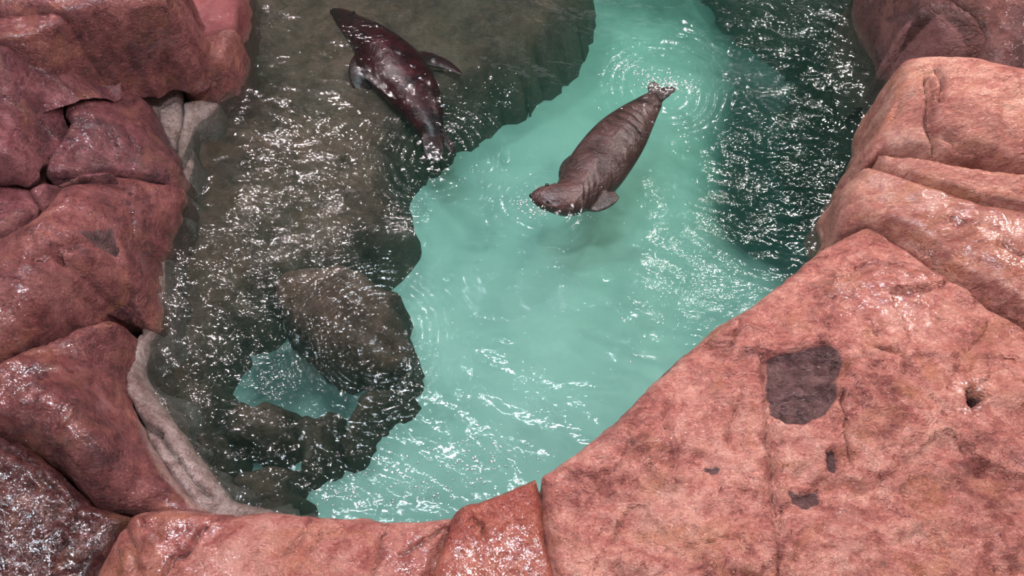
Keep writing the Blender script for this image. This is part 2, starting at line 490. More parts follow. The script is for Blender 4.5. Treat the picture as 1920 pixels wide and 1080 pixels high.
make_rock('rock', [
    (1640, 416, .74), (1576, 428, .58), (1572, 400, .60), (1594, 345, .68), (1624, 305, .76), (1660, 318, .84), (1740, 345, .90), (1830, 375, .96), (1925, 392, 1.0),
    (2150, 430, 1.05), (2150, 730, 1.05), (1925, 596, .92), (1830, 545, .86), (1760, 502, .82), (1690, 450, .78)],
    M_right, 'warm brown rock on the right edge between the huge slab and the jutting shelf', h=0.028, R=0.06, seed=6, amp=0.04, facet=0.05, flare=0.02,
    inner=[(1780, 430, .95), (1660, 360, .82)],
    cracks=[([(1690, 440), (1750, 470), (1800, 520), (1880, 560), (1925, 585)], 0.03, 0.04), ([(1880, 455), (1900, 475), (1920, 480)], 0.014, 0.02)],
    marks=[(2, [(1640, 330), (1925, 400), (1925, 540), (1700, 420)], 0.3, 0)])

make_rock('rock_shelf', [
    (1648, 285, .86), (1662, 318, .84), (1740, 341, .93), (1830, 369, .98), (1925, 390, 1.02), (2150, 420, 1.1), (2150, 330, 1.12), (1925, 322, 1.06), (1880, 318, 1.04), (1790, 306, 1.0), (1720, 290, .95)],
    M_right, 'thin jutting rock shelf at the right edge under the broad pink boulder', h=0.024, R=0.045, seed=8, amp=0.02, facet=0.03)

make_rock('boulder', [
    (1686, 122, 1.0), (1700, 106, 1.05), (1750, 98, 1.12), (1850, 108, 1.18), (1925, 122, 1.2), (2150, 150, 1.25), (2150, 335, 1.05), (1925, 306, .98), (1860, 296, .95),
    (1780, 290, .92), (1715, 282, .88), (1652, 282, .80), (1636, 300, .76), (1618, 305, .72), (1638, 255, .80), (1662, 205, .88), (1676, 160, .94)],
    M_right, 'broad pink boulder at the upper right with a flat bright face', h=0.026, R=0.07, seed=9, amp=0.04, facet=0.05, flare=0.03,
    inner=[(1800, 200, 1.12)],
    cracks=[([(1750, 135), (1766, 150), (1768, 175), (1762, 195)], 0.02, 0.04), ([(1738, 145), (1736, 170), (1740, 200), (1736, 235), (1755, 280)], 0.025, 0.05),
            ([(1712, 180), (1690, 190), (1680, 215)], 0.03, 0.03), ([(1760, 250), (1800, 275), (1870, 290)], 0.03, 0.03)],
    marks=[(1, [(1655, 250), (1740, 240), (1745, 285), (1665, 282)], 0.08, 0)])

make_rock('boulder', [
    (1620, -60, .36), (1628, 0, .34), (1640, 45, .30), (1656, 90, .26), (1672, 128, .20), (1700, 150, .22), (1850, 160, .40), (1862, 60, .85), (1770, -10, .95), (1740, -80, .95)],
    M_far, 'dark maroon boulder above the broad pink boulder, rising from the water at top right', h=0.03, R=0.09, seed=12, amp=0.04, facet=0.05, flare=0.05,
    inner=[(1740, 30, .80), (1700, 60, .62)],
    cracks=[([(1720, 0), (1706, 35), (1735, 38), (1750, 62), (1785, 66)], 0.02, 0.04), ([(1724, 5), (1762, 24)], 0.012, 0.02)],
    marks=[(1, [(1708, 0), (1780, 0), (1850, 40), (1790, 45), (1765, 62), (1740, 45), (1706, 34)], 0.05, 0.03)])
make_rock('boulder', [
    (1775, -80, 1.0), (1800, 0, .98), (1835, 20, .92), (1850, 60, .82), (1856, 130, .7), (2150, 180, .85), (2150, -80, 1.1)],
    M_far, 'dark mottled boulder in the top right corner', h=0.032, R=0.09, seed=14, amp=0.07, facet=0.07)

# ------------------------------------------------------------------ front bank
make_rock('rock_block', [
    (852, 966, .84), (866, 943, .86), (905, 934, .87), (960, 914, .87), (1008, 892, .86), (1014, 940, .87), (1022, 1000, .88), (1042, 1080, .92), (1044, 1260, 1.0),
    (780, 1260, .95), (806, 1080, .90), (834, 1010, .86)],
    M_block, 'wet red rock block at the bottom edge, its top glittering white', h=0.022, R=0.05, seed=21, amp=0.02, facet=0.025, fine=0.02,
    cracks=[([(905, 1010), (900, 985), (885, 975)], 0.014, 0.02)],
    marks=[(2, [(850, 1020), (900, 1000), (1000, 985), (1016, 970), (1030, 1090), (1040, 1250), (800, 1250), (820, 1090)], 0.06, 0)])
make_rock('rock', [
    (246, 962, .78), (262, 954, .78), (400, 956, .78), (440, 962, .76), (484, 956, .78), (560, 960, .78), (640, 968, .78), (720, 973, .78), (800, 970, .78), (850, 965, .80),
    (838, 1000, .84), (812, 1080, .88), (780, 1260, .95), (120, 1260, .8), (176, 1080, .62), (204, 1020, .64), (228, 985, .70)],
    M_front, 'long orange-pink rock along the bottom edge of the pool, with branching cracks', h=0.026, R=0.065, seed=23, amp=0.035, facet=0.045, fine=0.018,
    inner=[(280, 1020, .86), (500, 1020, .92), (700, 1030, .90)],
    cracks=[([(385, 990), (345, 1040), (325, 1050), (310, 1080)], 0.016, 0.04), ([(272, 962), (272, 985)], 0.012, 0.03), ([(575, 975), (560, 1010), (530, 1040)], 0.02, 0.025),
            ([(600, 1000), (580, 1030)], 0.014, 0.02), ([(840, 985), (790, 1015), (750, 1040)], 0.016, 0.035), ([(715, 1000), (705, 1050), (700, 1080)], 0.018, 0.025),
            ([(440, 962), (400, 975), (385, 990)], 0.016, 0.02), ([(238, 985), (250, 1030), (262, 1080)], 0.03, 0.025), ([(800, 1080), (835, 1000)], 0.02, 0.03)],
    marks=[(2, [(230, 960), (420, 960), (420, 1080), (230, 1080)], 0.3, 0), (2, [(720, 1010), (830, 1000), (800, 1080), (700, 1080)], 0.1, 0)])

# ------------------------------------------------------------------ left bank
make_rock('boulder', [
    (-150, 770, .95), (0, 668, .85), (60, 640, .78), (130, 612, .68), (196, 588, .56), (236, 606, .36), (240, 650, .26), (232, 700, .22), (240, 750, .22),
    (275, 820, .22), (315, 880, .22), (362, 935, .22), (400, 956, .20), (330, 975, .26), (240, 962, .34), (165, 944, .44), (110, 880, .56), (20, 822, .72), (-150, 760, .9)][:-1],
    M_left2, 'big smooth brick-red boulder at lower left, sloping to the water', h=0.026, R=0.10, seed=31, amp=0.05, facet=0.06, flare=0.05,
    inner=[(120, 740, .82), (200, 850, .62), (150, 800, .74)],
    cracks=[([(150, 740), (140, 780), (110, 830)], 0.02, -0.02)],
    marks=[(1, [(236, 700), (262, 720), (330, 800), (400, 900), (430, 958), (360, 955), (300, 890), (255, 800)], 0.06, 0), (2, [(0, 680), (130, 640), (150, 820), (60, 860), (0, 830)], 0.15, 0)])
make_rock('rock', [
    (-150, 740, .80), (20, 825, .70), (70, 853, .64), (112, 882, .58), (162, 944, .47), (245, 966, .42), (214, 1010, .46), (186, 1080, .50), (130, 1260, .6), (-150, 1260, .9)],
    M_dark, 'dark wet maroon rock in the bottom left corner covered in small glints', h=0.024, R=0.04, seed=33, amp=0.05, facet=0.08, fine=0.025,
    cracks=[([(0, 830), (60, 870), (110, 930)], 0.02, 0.03)],
    marks=[(2, [(-100, 830), (110, 900), (160, 960), (230, 985), (160, 1200), (-100, 1200)], 0.1, 0)])
make_rock('boulder', [
    (-150, 500, 1.1), (0, 442, .98), (50, 410, .92), (76, 388, .86), (112, 346, .80), (210, 324, .56), (290, 338, .36), (342, 344, .16), (330, 395, .18), (306, 440, .20), (284, 500, .20), (286, 560, .20),
    (278, 606, .18), (240, 600, .26), (192, 578, .44), (130, 602, .66), (60, 632, .78), (0, 658, .86), (-150, 740, 1.0)],
    M_left2, 'tall red boulder in the middle of the left bank with a small dark stained spot', h=0.026, R=0.08, seed=35, amp=0.05, facet=0.09, flare=0.04,
    inner=[(100, 520, .90), (180, 400, .74), (200, 500, .66), (260, 480, .36)],
    cracks=[([(200, 455), (215, 480), (188, 530), (192, 575)], 0.03, 0.05), ([(60, 480), (140, 460), (200, 452)], 0.03, 0.05), ([(130, 600), (140, 575), (185, 565)], 0.02, 0.03),
            ([(262, 420), (276, 500), (278, 560)], 0.02, 0.03)],
    marks=[(2, [(0, 560), (130, 520), (180, 590), (60, 640), (0, 650)], 0.1, 0), (0, [(150, 440), (215, 430), (235, 480), (200, 470)], 0.06, -0.03)])
make_rock('rock', [
    (78, 326, .82), (80, 300, .84), (128, 228, .80), (114, 212, .80), (122, 170, .76), (146, 132, .70), (224, 150, .46), (258, 164, .38), (284, 196, .28), (312, 258, .18), (342, 318, .13), (338, 344, .14),
    (290, 334, .34), (210, 318, .55), (150, 324, .70)],
    M_left, 'wedge-shaped plum-red rock on the left bank beside the pale grey gap', h=0.026, R=0.06, flare=0.02, seed=37, amp=0.05, facet=0.05,
    inner=[(190, 230, .74), (250, 270, .52)],
    cracks=[([(140, 162), (200, 158), (225, 170)], 0.016, 0.03), ([(128, 212), (160, 205), (205, 200)], 0.014, 0.015), ([(240, 240), (255, 290)], 0.014, 0.015)])
make_rock('rock', [(-150, 290, .95), (0, 300, .82), (48, 320, .80), (74, 384, .86), (50, 404, .92), (0, 436, .98), (-150, 490, 1.1)],
    M_left, 'small purple-brown rock wedge at the left edge between the dark overhang and tall boulder', h=0.028, R=0.05, seed=39, amp=0.04, facet=0.05)
make_rock('rock', [(50, 352, .96), (76, 336, .93), (150, 328, .84), (208, 321, .74), (110, 343, .82), (76, 384, .87)],
    M_left, 'thin sliver of plum rock wedged over the tall left boulder', h=0.02, R=0.03, seed=40, amp=0.02, facet=0.02)
make_rock('boulder', [
    (-150, 60, 1.5), (0, 78, 1.42), (60, 66, 1.25), (112, 44, 1.15), (124, 26, 1.13), (200, 14, .95), (306, 4, .60), (318, 30, .52), (326, 66, .43), (321, 96, .37), (298, 118, .34), (272, 130, .36), (240, 164, .34),
    (230, 156, .40), (212, 132, .58), (150, 126, .78), (118, 168, .86), (110, 212, .88), (122, 228, .86), (80, 296, .90), (70, 330, .92), (48, 350, .94), (0, 338, 1.0), (-150, 330, 1.2)],
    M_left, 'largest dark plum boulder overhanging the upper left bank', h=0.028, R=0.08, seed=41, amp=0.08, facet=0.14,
    depth=0.40, flare=-0.42, inner=[(230, 70, .85), (100, 130, 1.08), (30, 220, 1.12), (30, 300, 1.1)],
    cracks=[([(30, 120), (100, 110), (160, 60)], 0.06, 0.06), ([(0, 200), (60, 180), (100, 130)], 0.05, 0.06)],
    marks=[(None, [(0, 100), (120, 60), (150, 110), (60, 180), (0, 200)], 0.15, -0.16)])
make_rock('rock', [(-150, 20, 1.46), (0, 26, 1.42), (60, 22, 1.40), (108, 21, 1.38), (121, 29, 1.37), (112, 44, 1.37), (60, 62, 1.40), (0, 74, 1.44), (-150, 60, 1.5)],
    M_left2, 'small flat red-brown rock at the left edge near the top corner', h=0.024, R=0.04, seed=43, amp=0.03, facet=0.03)
make_rock('rock', [(-150, -100, 1.55), (310, -100, 1.25), (312, 2, 1.24), (200, 9, 1.34), (122, 20, 1.42), (60, 18, 1.44), (0, 24, 1.46), (-150, 18, 1.5)],
    M_left2, 'flat reddish rock cut off by the photo\'s top left corner', h=0.03, R=0.05, seed=44, amp=0.04, facet=0.04)
make_rock('boulder', [(312, -100, .56), (446, -100, .46), (448, 0, .40), (443, 46, .38), (426, 57, .38), (380, 68, .42), (334, 70, .46), (322, 30, .52)],
    M_red, 'smooth bright red boulder at the top of the left bank', h=0.026, R=0.05, seed=45, amp=0.02, facet=0.01, fine=0.006, flare=0.04)
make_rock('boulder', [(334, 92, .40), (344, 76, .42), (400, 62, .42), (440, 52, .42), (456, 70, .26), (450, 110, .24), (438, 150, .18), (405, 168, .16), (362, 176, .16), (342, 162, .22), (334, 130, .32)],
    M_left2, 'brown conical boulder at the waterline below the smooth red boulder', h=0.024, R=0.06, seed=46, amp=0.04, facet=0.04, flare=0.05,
    inner=[(400, 105, .40)], marks=[(0, [(330, 88), (362, 96), (378, 130), (384, 172), (350, 176), (335, 165), (326, 130)], 0.03, 0)])  # dark left half: shade beside the overhanging boulder painted into the colour
# pale stones at the waterline
make_rock('rock', [(236, 170, .16), (300, 110, .16), (338, 150, .14), (340, 182, .12), (300, 205, .12), (292, 250, .12), (260, 230, .14)],
    M_pale, 'smooth grey-mauve rock in the gap below the largest plum boulder', h=0.026, R=0.05, seed=51, amp=0.01, facet=0.0, fine=0.003)
make_rock('rock', [(290, 204, .15), (332, 184, .13), (340, 200, .10), (336, 236, .08), (322, 268, .08), (306, 250, .10), (298, 230, .12)],
    M_pale, 'white flat stone at the waterline in the left bank gap', h=0.02, R=0.03, seed=52, amp=0.01, facet=0.0, fine=0.006)
make_rock('rock', [(340, 190, .09), (380, 184, .05), (414, 192, .02), (404, 216, .0), (368, 246, -.02), (352, 300, -.03), (344, 340, -.02), (326, 300, .03), (328, 262, .06), (340, 226, .08)],
    M_pale, 'rough pale grey stone sliding under the water beside the white flat stone', h=0.022, R=0.04, seed=53, amp=0.03, facet=0.04, depth=0.5)
make_rock('rock_ledge', [(330, 330, .12), (350, 300, .08), (362, 270, -.06), (378, 330, -.12), (352, 400, -.10), (328, 470, -.08), (322, 540, -.08), (318, 620, -.10), (290, 650, -.02), (262, 640, .10), (262, 600, .12), (276, 540, .12), (282, 470, .12), (300, 420, .12)],
    M_pale, 'grey-mauve ledge awash along the foot of the tall red boulder', h=0.026, R=0.05, seed=54, amp=0.05, facet=0.06, depth=0.5)
make_rock('rock_ledge', [(238, 640, .16), (262, 618, .14), (282, 640, .03), (272, 700, .03), (300, 752, .02), (345, 810, .02), (392, 876, .02), (436, 935, .02), (520, 955, .02), (600, 975, 0.0), (560, 1040, 0), (380, 1010, .1), (345, 930, .16), (290, 850, .18), (240, 760, .18), (226, 700, .18)],
    M_pale, 'pinkish-white crusted ledge at the foot of the big smooth brick-red boulder', h=0.024, R=0.05, seed=55, amp=0.04, facet=0.05, depth=0.4,
    cracks=[([(232, 752), (262, 790), (300, 815)], 0.03, 0.06), ([(300, 815), (350, 890), (400, 940)], 0.02, 0.04)])

# ------------------------------------------------------------------ under the water
make_rock('submerged_ledge', [
    (300, -80, -.35), (1100, -80, -.6), (1075, 0, -.55), (1045, 50, -.55), (985, 95, -.55), (930, 130, -.55), (860, 165, -.5), (800, 210, -.5), (745, 245, -.45), (722, 290, -.42), (735, 350, -.42), (748, 400, -.45),
    (712, 445, -.45), (650, 478, -.5), (560, 490, -.5), (490, 530, -.5), (480, 580, -.55), (430, 615, -.55), (405, 665, -.55), (385, 715, -.5), (350, 755, -.4), (270, 740, -.2), (200, 600, -.2), (250, 300, -.2), (250, 0, -.2)],
    M_sub, 'wide brown underwater rock shelf below the left bank', h=0.045, R=0.16, seed=61, amp=0.10, facet=0.14, fine=0.03, depth=1.0, outamp=0.11, cat='underwater rock', flare=0.3)
make_rock('submerged_boulder', [
    (510, 530, -.34), (525, 500, -.32), (580, 492, -.32), (650, 496, -.32), (690, 518, -.34), (742, 540, -.36), (752, 600, -.34), (775, 640, -.36), (772, 672, -.38), (715, 692, -.4), (660, 668, -.36), (600, 650, -.32), (560, 620, -.3), (520, 575, -.3)],
    M_sub, 'rounded brown boulder underwater left of the clear green water', h=0.035, R=0.14, seed=62, amp=0.08, facet=0.16, fine=0.02, depth=1.1, outamp=0.07, cat='underwater rock',
    inner=[(620, 560, -.16)], cracks=[([(640, 580), (680, 620), (740, 660)], 0.05, 0.08)])
for k, (pts, lab, sd, zz) in enumerate([
    ([(405, 770), (440, 738), (480, 752), (505, 735), (545, 762), (538, 800), (560, 826), (500, 846), (455, 828), (420, 838), (408, 806)], 'green-brown underwater stone above the bottom left corner of the water', 63, -.55),
    ([(548, 800), (560, 760), (590, 772), (622, 750), (640, 800), (622, 836), (628, 866), (590, 862), (560, 880), (556, 838)], 'narrow brown underwater stone right of the green-brown stone', 64, -.6),
    ([(415, 900), (440, 868), (480, 872), (505, 850), (548, 872), (540, 905), (560, 930), (545, 985), (430, 985), (425, 940)], 'brown underwater stone against the front bank at the lower left', 65, -.5),
    ([(640, 790), (662, 740), (700, 712), (745, 712), (775, 706), (780, 722), (740, 740), (712, 760), (684, 780), (664, 820), (640, 860), (630, 830)], 'crooked dark underwater stone below the rounded brown boulder', 66, -.62),
    ([(300, 690), (330, 660), (362, 690), (392, 684), (408, 740), (398, 790), (420, 850), (405, 930), (380, 900), (340, 840), (322, 760)], 'long dark underwater stone beside the crusted ledge', 67, -.5)]):
    cx_, cy_ = sum(a for a, b in pts) / len(pts), sum(b for a, b in pts) / len(pts)
    pts = [(cx_ + (a - cx_) * .80, cy_ + (b - cy_) * .80) for a, b in pts]
    make_rock('submerged_stone', [(a, b, zz) for a, b in pts], M_sub, lab, h=0.026, R=0.07, seed=sd, amp=0.10, facet=0.16, fine=0.03, depth=.8, outamp=0.028, cat='underwater rock', flare=0.25, sm=3)
make_rock('submerged_ledge', [
    (1330, -80, -1.1), (1370, 0, -1.1), (1430, 50, -1.1), (1500, 110, -1.1), (1540, 170, -1.05), (1570, 230, -1.0), (1600, 320, -.9), (1600, 420, -.85), (1900, 420, -.3), (1900, -80, -.3)],
    M_sub2, 'dark underwater rock shelf below the right bank', h=0.05, R=0.10, seed=68, amp=0.14, facet=0.12, depth=1.0, outamp=0.16, cat='underwater rock', flare=0.2,
    inner=[(1560, 60, -.6), (1650, 200, -.5)])

# ------------------------------------------------------------------ pool floor
g = NT('painted_floor')
geo = g.n('ShaderNodeNewGeometry')
nf = g.noise(geo.outputs['Position'], 0.9, 5, 0.6, 0.8)
fc = g.ramp(nf, [(0.3, (0.38, 0.49, 0.44)), (0.7, (0.49, 0.58, 0.53))])
av = g.n('ShaderNodeVertexColor', layer_name='deep_shade'); sp_ = g.n('ShaderNodeSeparateColor'); g.l(av.outputs['Color'], sp_.inputs[0])
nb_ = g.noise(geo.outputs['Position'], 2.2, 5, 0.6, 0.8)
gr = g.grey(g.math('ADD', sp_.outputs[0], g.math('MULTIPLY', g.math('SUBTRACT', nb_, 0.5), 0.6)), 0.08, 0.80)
fc = g.mix(gr, fc, (0.045, 0.075, 0.072))  # darkness of the deep, shaded water painted into the floor colour
p = g.n('ShaderNodeBsdfPrincipled', i_Roughness=0.7)
g.l(fc, p.inputs['Base Color']); g.l(p.outputs[0], g.out.inputs['Surface'])
xs = np.linspace(-6, 6.5, 140); ys = np.linspace(-1.5, 9.5, 120)
hole = at(1490, 300, -1.4); hole2 = at(1440, 420, -1.4)
bm = bmesh.new(); grid = []
gl_ = bm.verts.layers.float_color.new('deep_shade')
deep_shade = [(at(1500, 290, -1.7), 1.10, 1.35, 1.0), (at(1450, 440, -1.5), .75, .7, .9), (at(1500, 20, -1.3), 1.5, 1.3, .85), (at(1640, 150, -1.3), 1.1, 1.4, 1.0), (at(1180, -60, -1.2), .9, .7, .45), (at(1520, 570, -1.3), .5, .5, .6), (at(560, 690, -1.05), .6, .4, .95), (at(650, 800, -1.05), .28, .45, .7), (at(480, 830, -1.05), .6, .5, .6)]  # spots where the floor is painted darker for depth and shade
for y in ys:
    row = []
    for x in xs:
        z = -1.02 - 0.09 * max(0.0, y - 3.0) + 0.08 * fbm(x, y, 0, 0.7, 2)
        z -= 1.3 * math.exp(-(((x - hole.x) / 0.75) ** 2 + ((y - hole.y) / 0.75) ** 2))
        z -= 0.5 * math.exp(-(((x - hole2.x) / 0.45) ** 2 + ((y - hole2.y) / 0.4) ** 2))
        row.append(bm.verts.new((x, y, z)))
        ga = min(1.0, sum(a_ * math.exp(-(((x - c_.x) / rx) ** 2 + ((y - c_.y) / ry) ** 2) ** 1.4) for c_, rx, ry, a_ in deep_shade))
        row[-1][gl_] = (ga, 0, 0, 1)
    grid.append(row)
for j in range(len(ys) - 1):
    for i in range(len(xs) - 1):
        bm.faces.new((grid[j][i], grid[j][i + 1], grid[j + 1][i + 1], grid[j + 1][i]))
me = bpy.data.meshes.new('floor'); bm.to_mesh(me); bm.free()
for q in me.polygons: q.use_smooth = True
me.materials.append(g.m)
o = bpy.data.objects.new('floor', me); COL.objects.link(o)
tag(o, 'pale green painted floor of the pool under the water', 'pool floor', kind='structure')

# ------------------------------------------------------------------ water
def field(nx, ny, dx, l0, l1, ang=None, spread=0.6, slope=-1.0, seed=0):
    """random sea surface with wavelengths l0..l1, optionally running along ang"""
    r = np.random.default_rng(seed)
    W = np.fft.fft2(r.standard_normal((ny, nx)))
    kx = np.fft.fftfreq(nx, dx)[None, :]; ky = np.fft.fftfreq(ny, dx)[:, None]
    k = np.hypot(kx, ky) + 1e-9
    S = np.exp(-np.minimum(np.log(k * l1), 0) ** 2 * 6) * np.exp(-np.maximum(np.log(k * l0), 0) ** 2 * 4) * k ** slope
    S[0, 0] = 0
    if ang is not None:
        th = np.arctan2(ky, kx)
        S = S * (0.12 + np.exp(-(np.sin(th - ang) / spread) ** 2))
    F = np.real(np.fft.ifft2(W * S))
    return F / F.std()

WX0, WX1, WY0, WY1, DX = -4.5, 4.8, 0.6, 9.2, 0.0142
nx = int((WX1 - WX0) / DX); ny = int((WY1 - WY0) / DX)
gx = WX0 + np.arange(nx) * DX; gy = WY0 + np.arange(ny) * DX
GX, GY = np.meshgrid(gx, gy)
def blob(px, py, r, a):
    c = at(px, py, 0)
    return a * np.exp(-(((GX - c.x) ** 2 + (GY - c.y) ** 2) / r ** 2))
chop = 0.22 + blob(480, 300, 1.0, .7) + blob(380, 600, .8, .8) + blob(470, 820, .6, 1.0) + blob(750, 880, .7, 1.0) + blob(950, 900, .5, .6) + blob(1500, 250, 1.0, .85) + blob(1420, 480, .7, .75) \
    + blob(1450, 50, 1.0, .7) + blob(700, 260, .5, .7) + blob(900, 180, .5, .7) + blob(1150, 60, .7, .6) + blob(620, 620, .5, .3) + blob(1180, 600, .3, .5) + blob(930, 650, .25, .4) + blob(1020, 390, .25, .5) + blob(1240, 160, .25, .8)
gust = field(nx, ny, DX, 0.35, 0.9, seed=15)
chop = np.clip(chop * np.clip(1 + 0.30 * gust, 0.6, 1.5), 0.12, 1.35)
swell = field(nx, ny, DX, 0.9, 2.2, seed=5) * 0.010
mid = field(nx, ny, DX, 0.22, 0.6, ang=1.2, seed=6) * 0.0066
small = field(nx, ny, DX, 0.06, 0.13, ang=1.35, spread=0.9, seed=7) * 0.0015
WZ = swell + (mid + small) * chop * 1.0
# rings shed by the submerged boulder and the swimmers
for (px, py, lam, amp_, rad) in ((700, 640, 0.07, 0.004, 0.55), (1010, 380, 0.08, 0.004, 0.3), (1240, 160, 0.10, 0.006, 0.5), (825, 290, 0.09, 0.005, 0.5)):
    c = at(px, py, 0); rr = np.hypot(GX - c.x, GY - c.y)
    WZ += amp_ * np.sin(rr / lam * 2 * math.pi + 2 * swell / 0.01) * np.exp(-((rr - rad) / 0.25) ** 2)

verts = np.c_[GX.ravel(), GY.ravel(), WZ.ravel()]
idx = np.arange(nx * ny).reshape(ny, nx)
quads = np.c_[idx[:-1, :-1].ravel(), idx[:-1, 1:].ravel(), idx[1:, 1:].ravel(), idx[1:, :-1].ravel()].tolist()
# close the body of water with walls and a bottom just under the floor
ring = list(idx[0, :]) + list(idx[1:, -1]) + list(idx[-1, -2::-1]) + list(idx[-2:0:-1, 0])
nb0 = len(verts)
low = verts[ring].copy(); low[:, 2] = -2.9
verts = np.r_[verts, low]
m = len(ring)
for i in range(m):
    j = (i + 1) % m
    quads.append([int(ring[j]), int(ring[i]), nb0 + i, nb0 + j])
quads.append([nb0 + i for i in range(m)][::-1])
me = bpy.data.meshes.new('pool_water')
me.from_pydata(verts.tolist(), [], quads)
me.update()
for q in me.polygons: q.use_smooth = True
me.polygons[len(me.polygons) - 1].use_smooth = False
g = NT('pool_water')
geo = g.n('ShaderNodeNewGeometry')
mp = g.n('ShaderNodeMapping'); mp.inputs['Rotation'].default_value = (0, 0, 0.25); mp.inputs['Scale'].default_value = (1.0, 1.9, 1.0)
g.l(geo.outputs['Position'], mp.inputs['Vector'])
r1 = g.noise(mp.outputs[0], 16, 1.0, 0.5, 0.9)
r0 = g.noise(geo.outputs['Position'], 0.9, 2, 0.5, 0.0)
amp_n = g.grey(r0, 0.38, 0.62, 0.06, 0.22)
bmp = g.n('ShaderNodeBump', i_Distance=0.02)
g.l(amp_n, bmp.inputs['Strength']); g.l(r1, bmp.inputs['Height'])
fr = g.n('ShaderNodeFresnel', i_IOR=1.33); g.l(bmp.outputs[0], fr.inputs['Normal'])
gl = g.n('ShaderNodeBsdfGlossy', i_Roughness=0.075); g.l(bmp.outputs[0], gl.inputs['Normal'])
tr = g.n('ShaderNodeBsdfTransparent'); tr.inputs[0].default_value = (0.96, 0.98, 0.97, 1)
mx = g.n('ShaderNodeMixShader'); g.l(fr.outputs[0], mx.inputs[0]); g.l(tr.outputs[0], mx.inputs[1]); g.l(gl.outputs[0], mx.inputs[2])
g.l(mx.outputs[0], g.out.inputs['Surface'])
va = g.n('ShaderNodeVolumeAbsorption', i_Density=0.70); va.inputs['Color'].default_value = (0.34, 0.67, 0.61, 1)
vs = g.n('ShaderNodeVolumeScatter', i_Density=0.04); vs.inputs['Color'].default_value = (0.45, 0.95, 0.80, 1)
ad = g.n('ShaderNodeAddShader'); g.l(va.outputs[0], ad.inputs[0]); g.l(vs.outputs[0], ad.inputs[1])
g.l(ad.outputs[0], g.out.inputs['Volume'])
me.materials.append(g.m)
water = bpy.data.objects.new('pool_water', me); COL.objects.link(water)
tag(water, 'rippling green pool water between the red rock banks', 'water', kind='stuff')

# ------------------------------------------------------------------ sea lions
def fur_mat(name, dark, light, bump_=0.3, rough=0.28, spec=0.5):
    g = NT(name)
    geo = g.n('ShaderNodeNewGeometry')
    n1 = g.noise(geo.outputs['Position'], 5, 5, 0.6, 0.6)
    n2 = g.noise(geo.outputs['Position'], 60, 4, 0.6, 0.6)
    c = g.ramp(n1, [(0.35, dark), (0.65, light)])
    p = g.n('ShaderNodeBsdfPrincipled', i_Roughness=rough)
    p.inputs['Specular IOR Level'].default_value = spec
    g.l(c, p.inputs['Base Color'])
    b = g.bump(n1, bump_, 0.06); b = g.bump(n2, 0.25, 0.006, b)
    g.l(b, p.inputs['Normal'])
    g.l(p.outputs[0], g.out.inputs['Surface'])
    return g.m
def plain(name, col, rough=0.3):
    g = NT(name); p = g.n('ShaderNodeBsdfPrincipled', i_Roughness=rough); p.inputs['Base Color'].default_value = (*col, 1)
    n = g.noise(g.n('ShaderNodeNewGeometry').outputs['Position'], 40, 3); g.l(g.bump(n, 0.1, 0.002), p.inputs['Normal'])
    g.l(p.outputs[0], g.out.inputs['Surface']); return g.m

def catmull(P, n):
    P = [np.array(p, float) for p in P]
    P = [2 * P[0] - P[1]] + P + [2 * P[-1] - P[-2]]
    out = []
    for i in range(1, len(P) - 2):
        for j in range(n):
            t = j / n
            a, b, c, d = P[i - 1], P[i], P[i + 1], P[i + 2]
            out.append(0.5 * ((2 * b) + (-a + c) * t + (2 * a - 5 * b + 4 * c - d) * t * t + (-a + 3 * b - 3 * c + d) * t ** 3))
    out.append(P[-2])
    return np.array(out)

def loft(bm, rows, n=6, seg=24, up=(0, 0, 1)):
    """rows = (x, y, z, half width, half height[, roll]) -> closed tube"""
    rows = [tuple(r) + (0,) * (6 - len(r)) for r in rows]
    R = catmull(rows, n)
    C = R[:, :3]
    T = np.gradient(C, axis=0)
    rings = []
    for i in range(len(R)):
        t = Vector(T[i]).normalized()
        side = t.cross(Vector(up))
        side.normalize()
        u = side.cross(t).normalized()
        ro = R[i, 5]
        s2 = side * math.cos(ro) + u * math.sin(ro); u2 = -side * math.sin(ro) + u * math.cos(ro)
        wv, hv = max(R[i, 3], 0.002), max(R[i, 4], 0.002)
        ring_ = []
        for k in range(seg):
            a = 2 * math.pi * k / seg
            ring_.append(bm.verts.new(Vector(C[i]) + s2 * math.cos(a) * wv + u2 * math.sin(a) * hv))
        rings.append(ring_)
    for i in range(len(rings) - 1):
        for k in range(seg):
            bm.faces.new((rings[i][k], rings[i][(k + 1) % seg], rings[i + 1][(k + 1) % seg], rings[i + 1][k]))
    bm.faces.new(rings[0][::-1]); bm.faces.new(rings[-1])

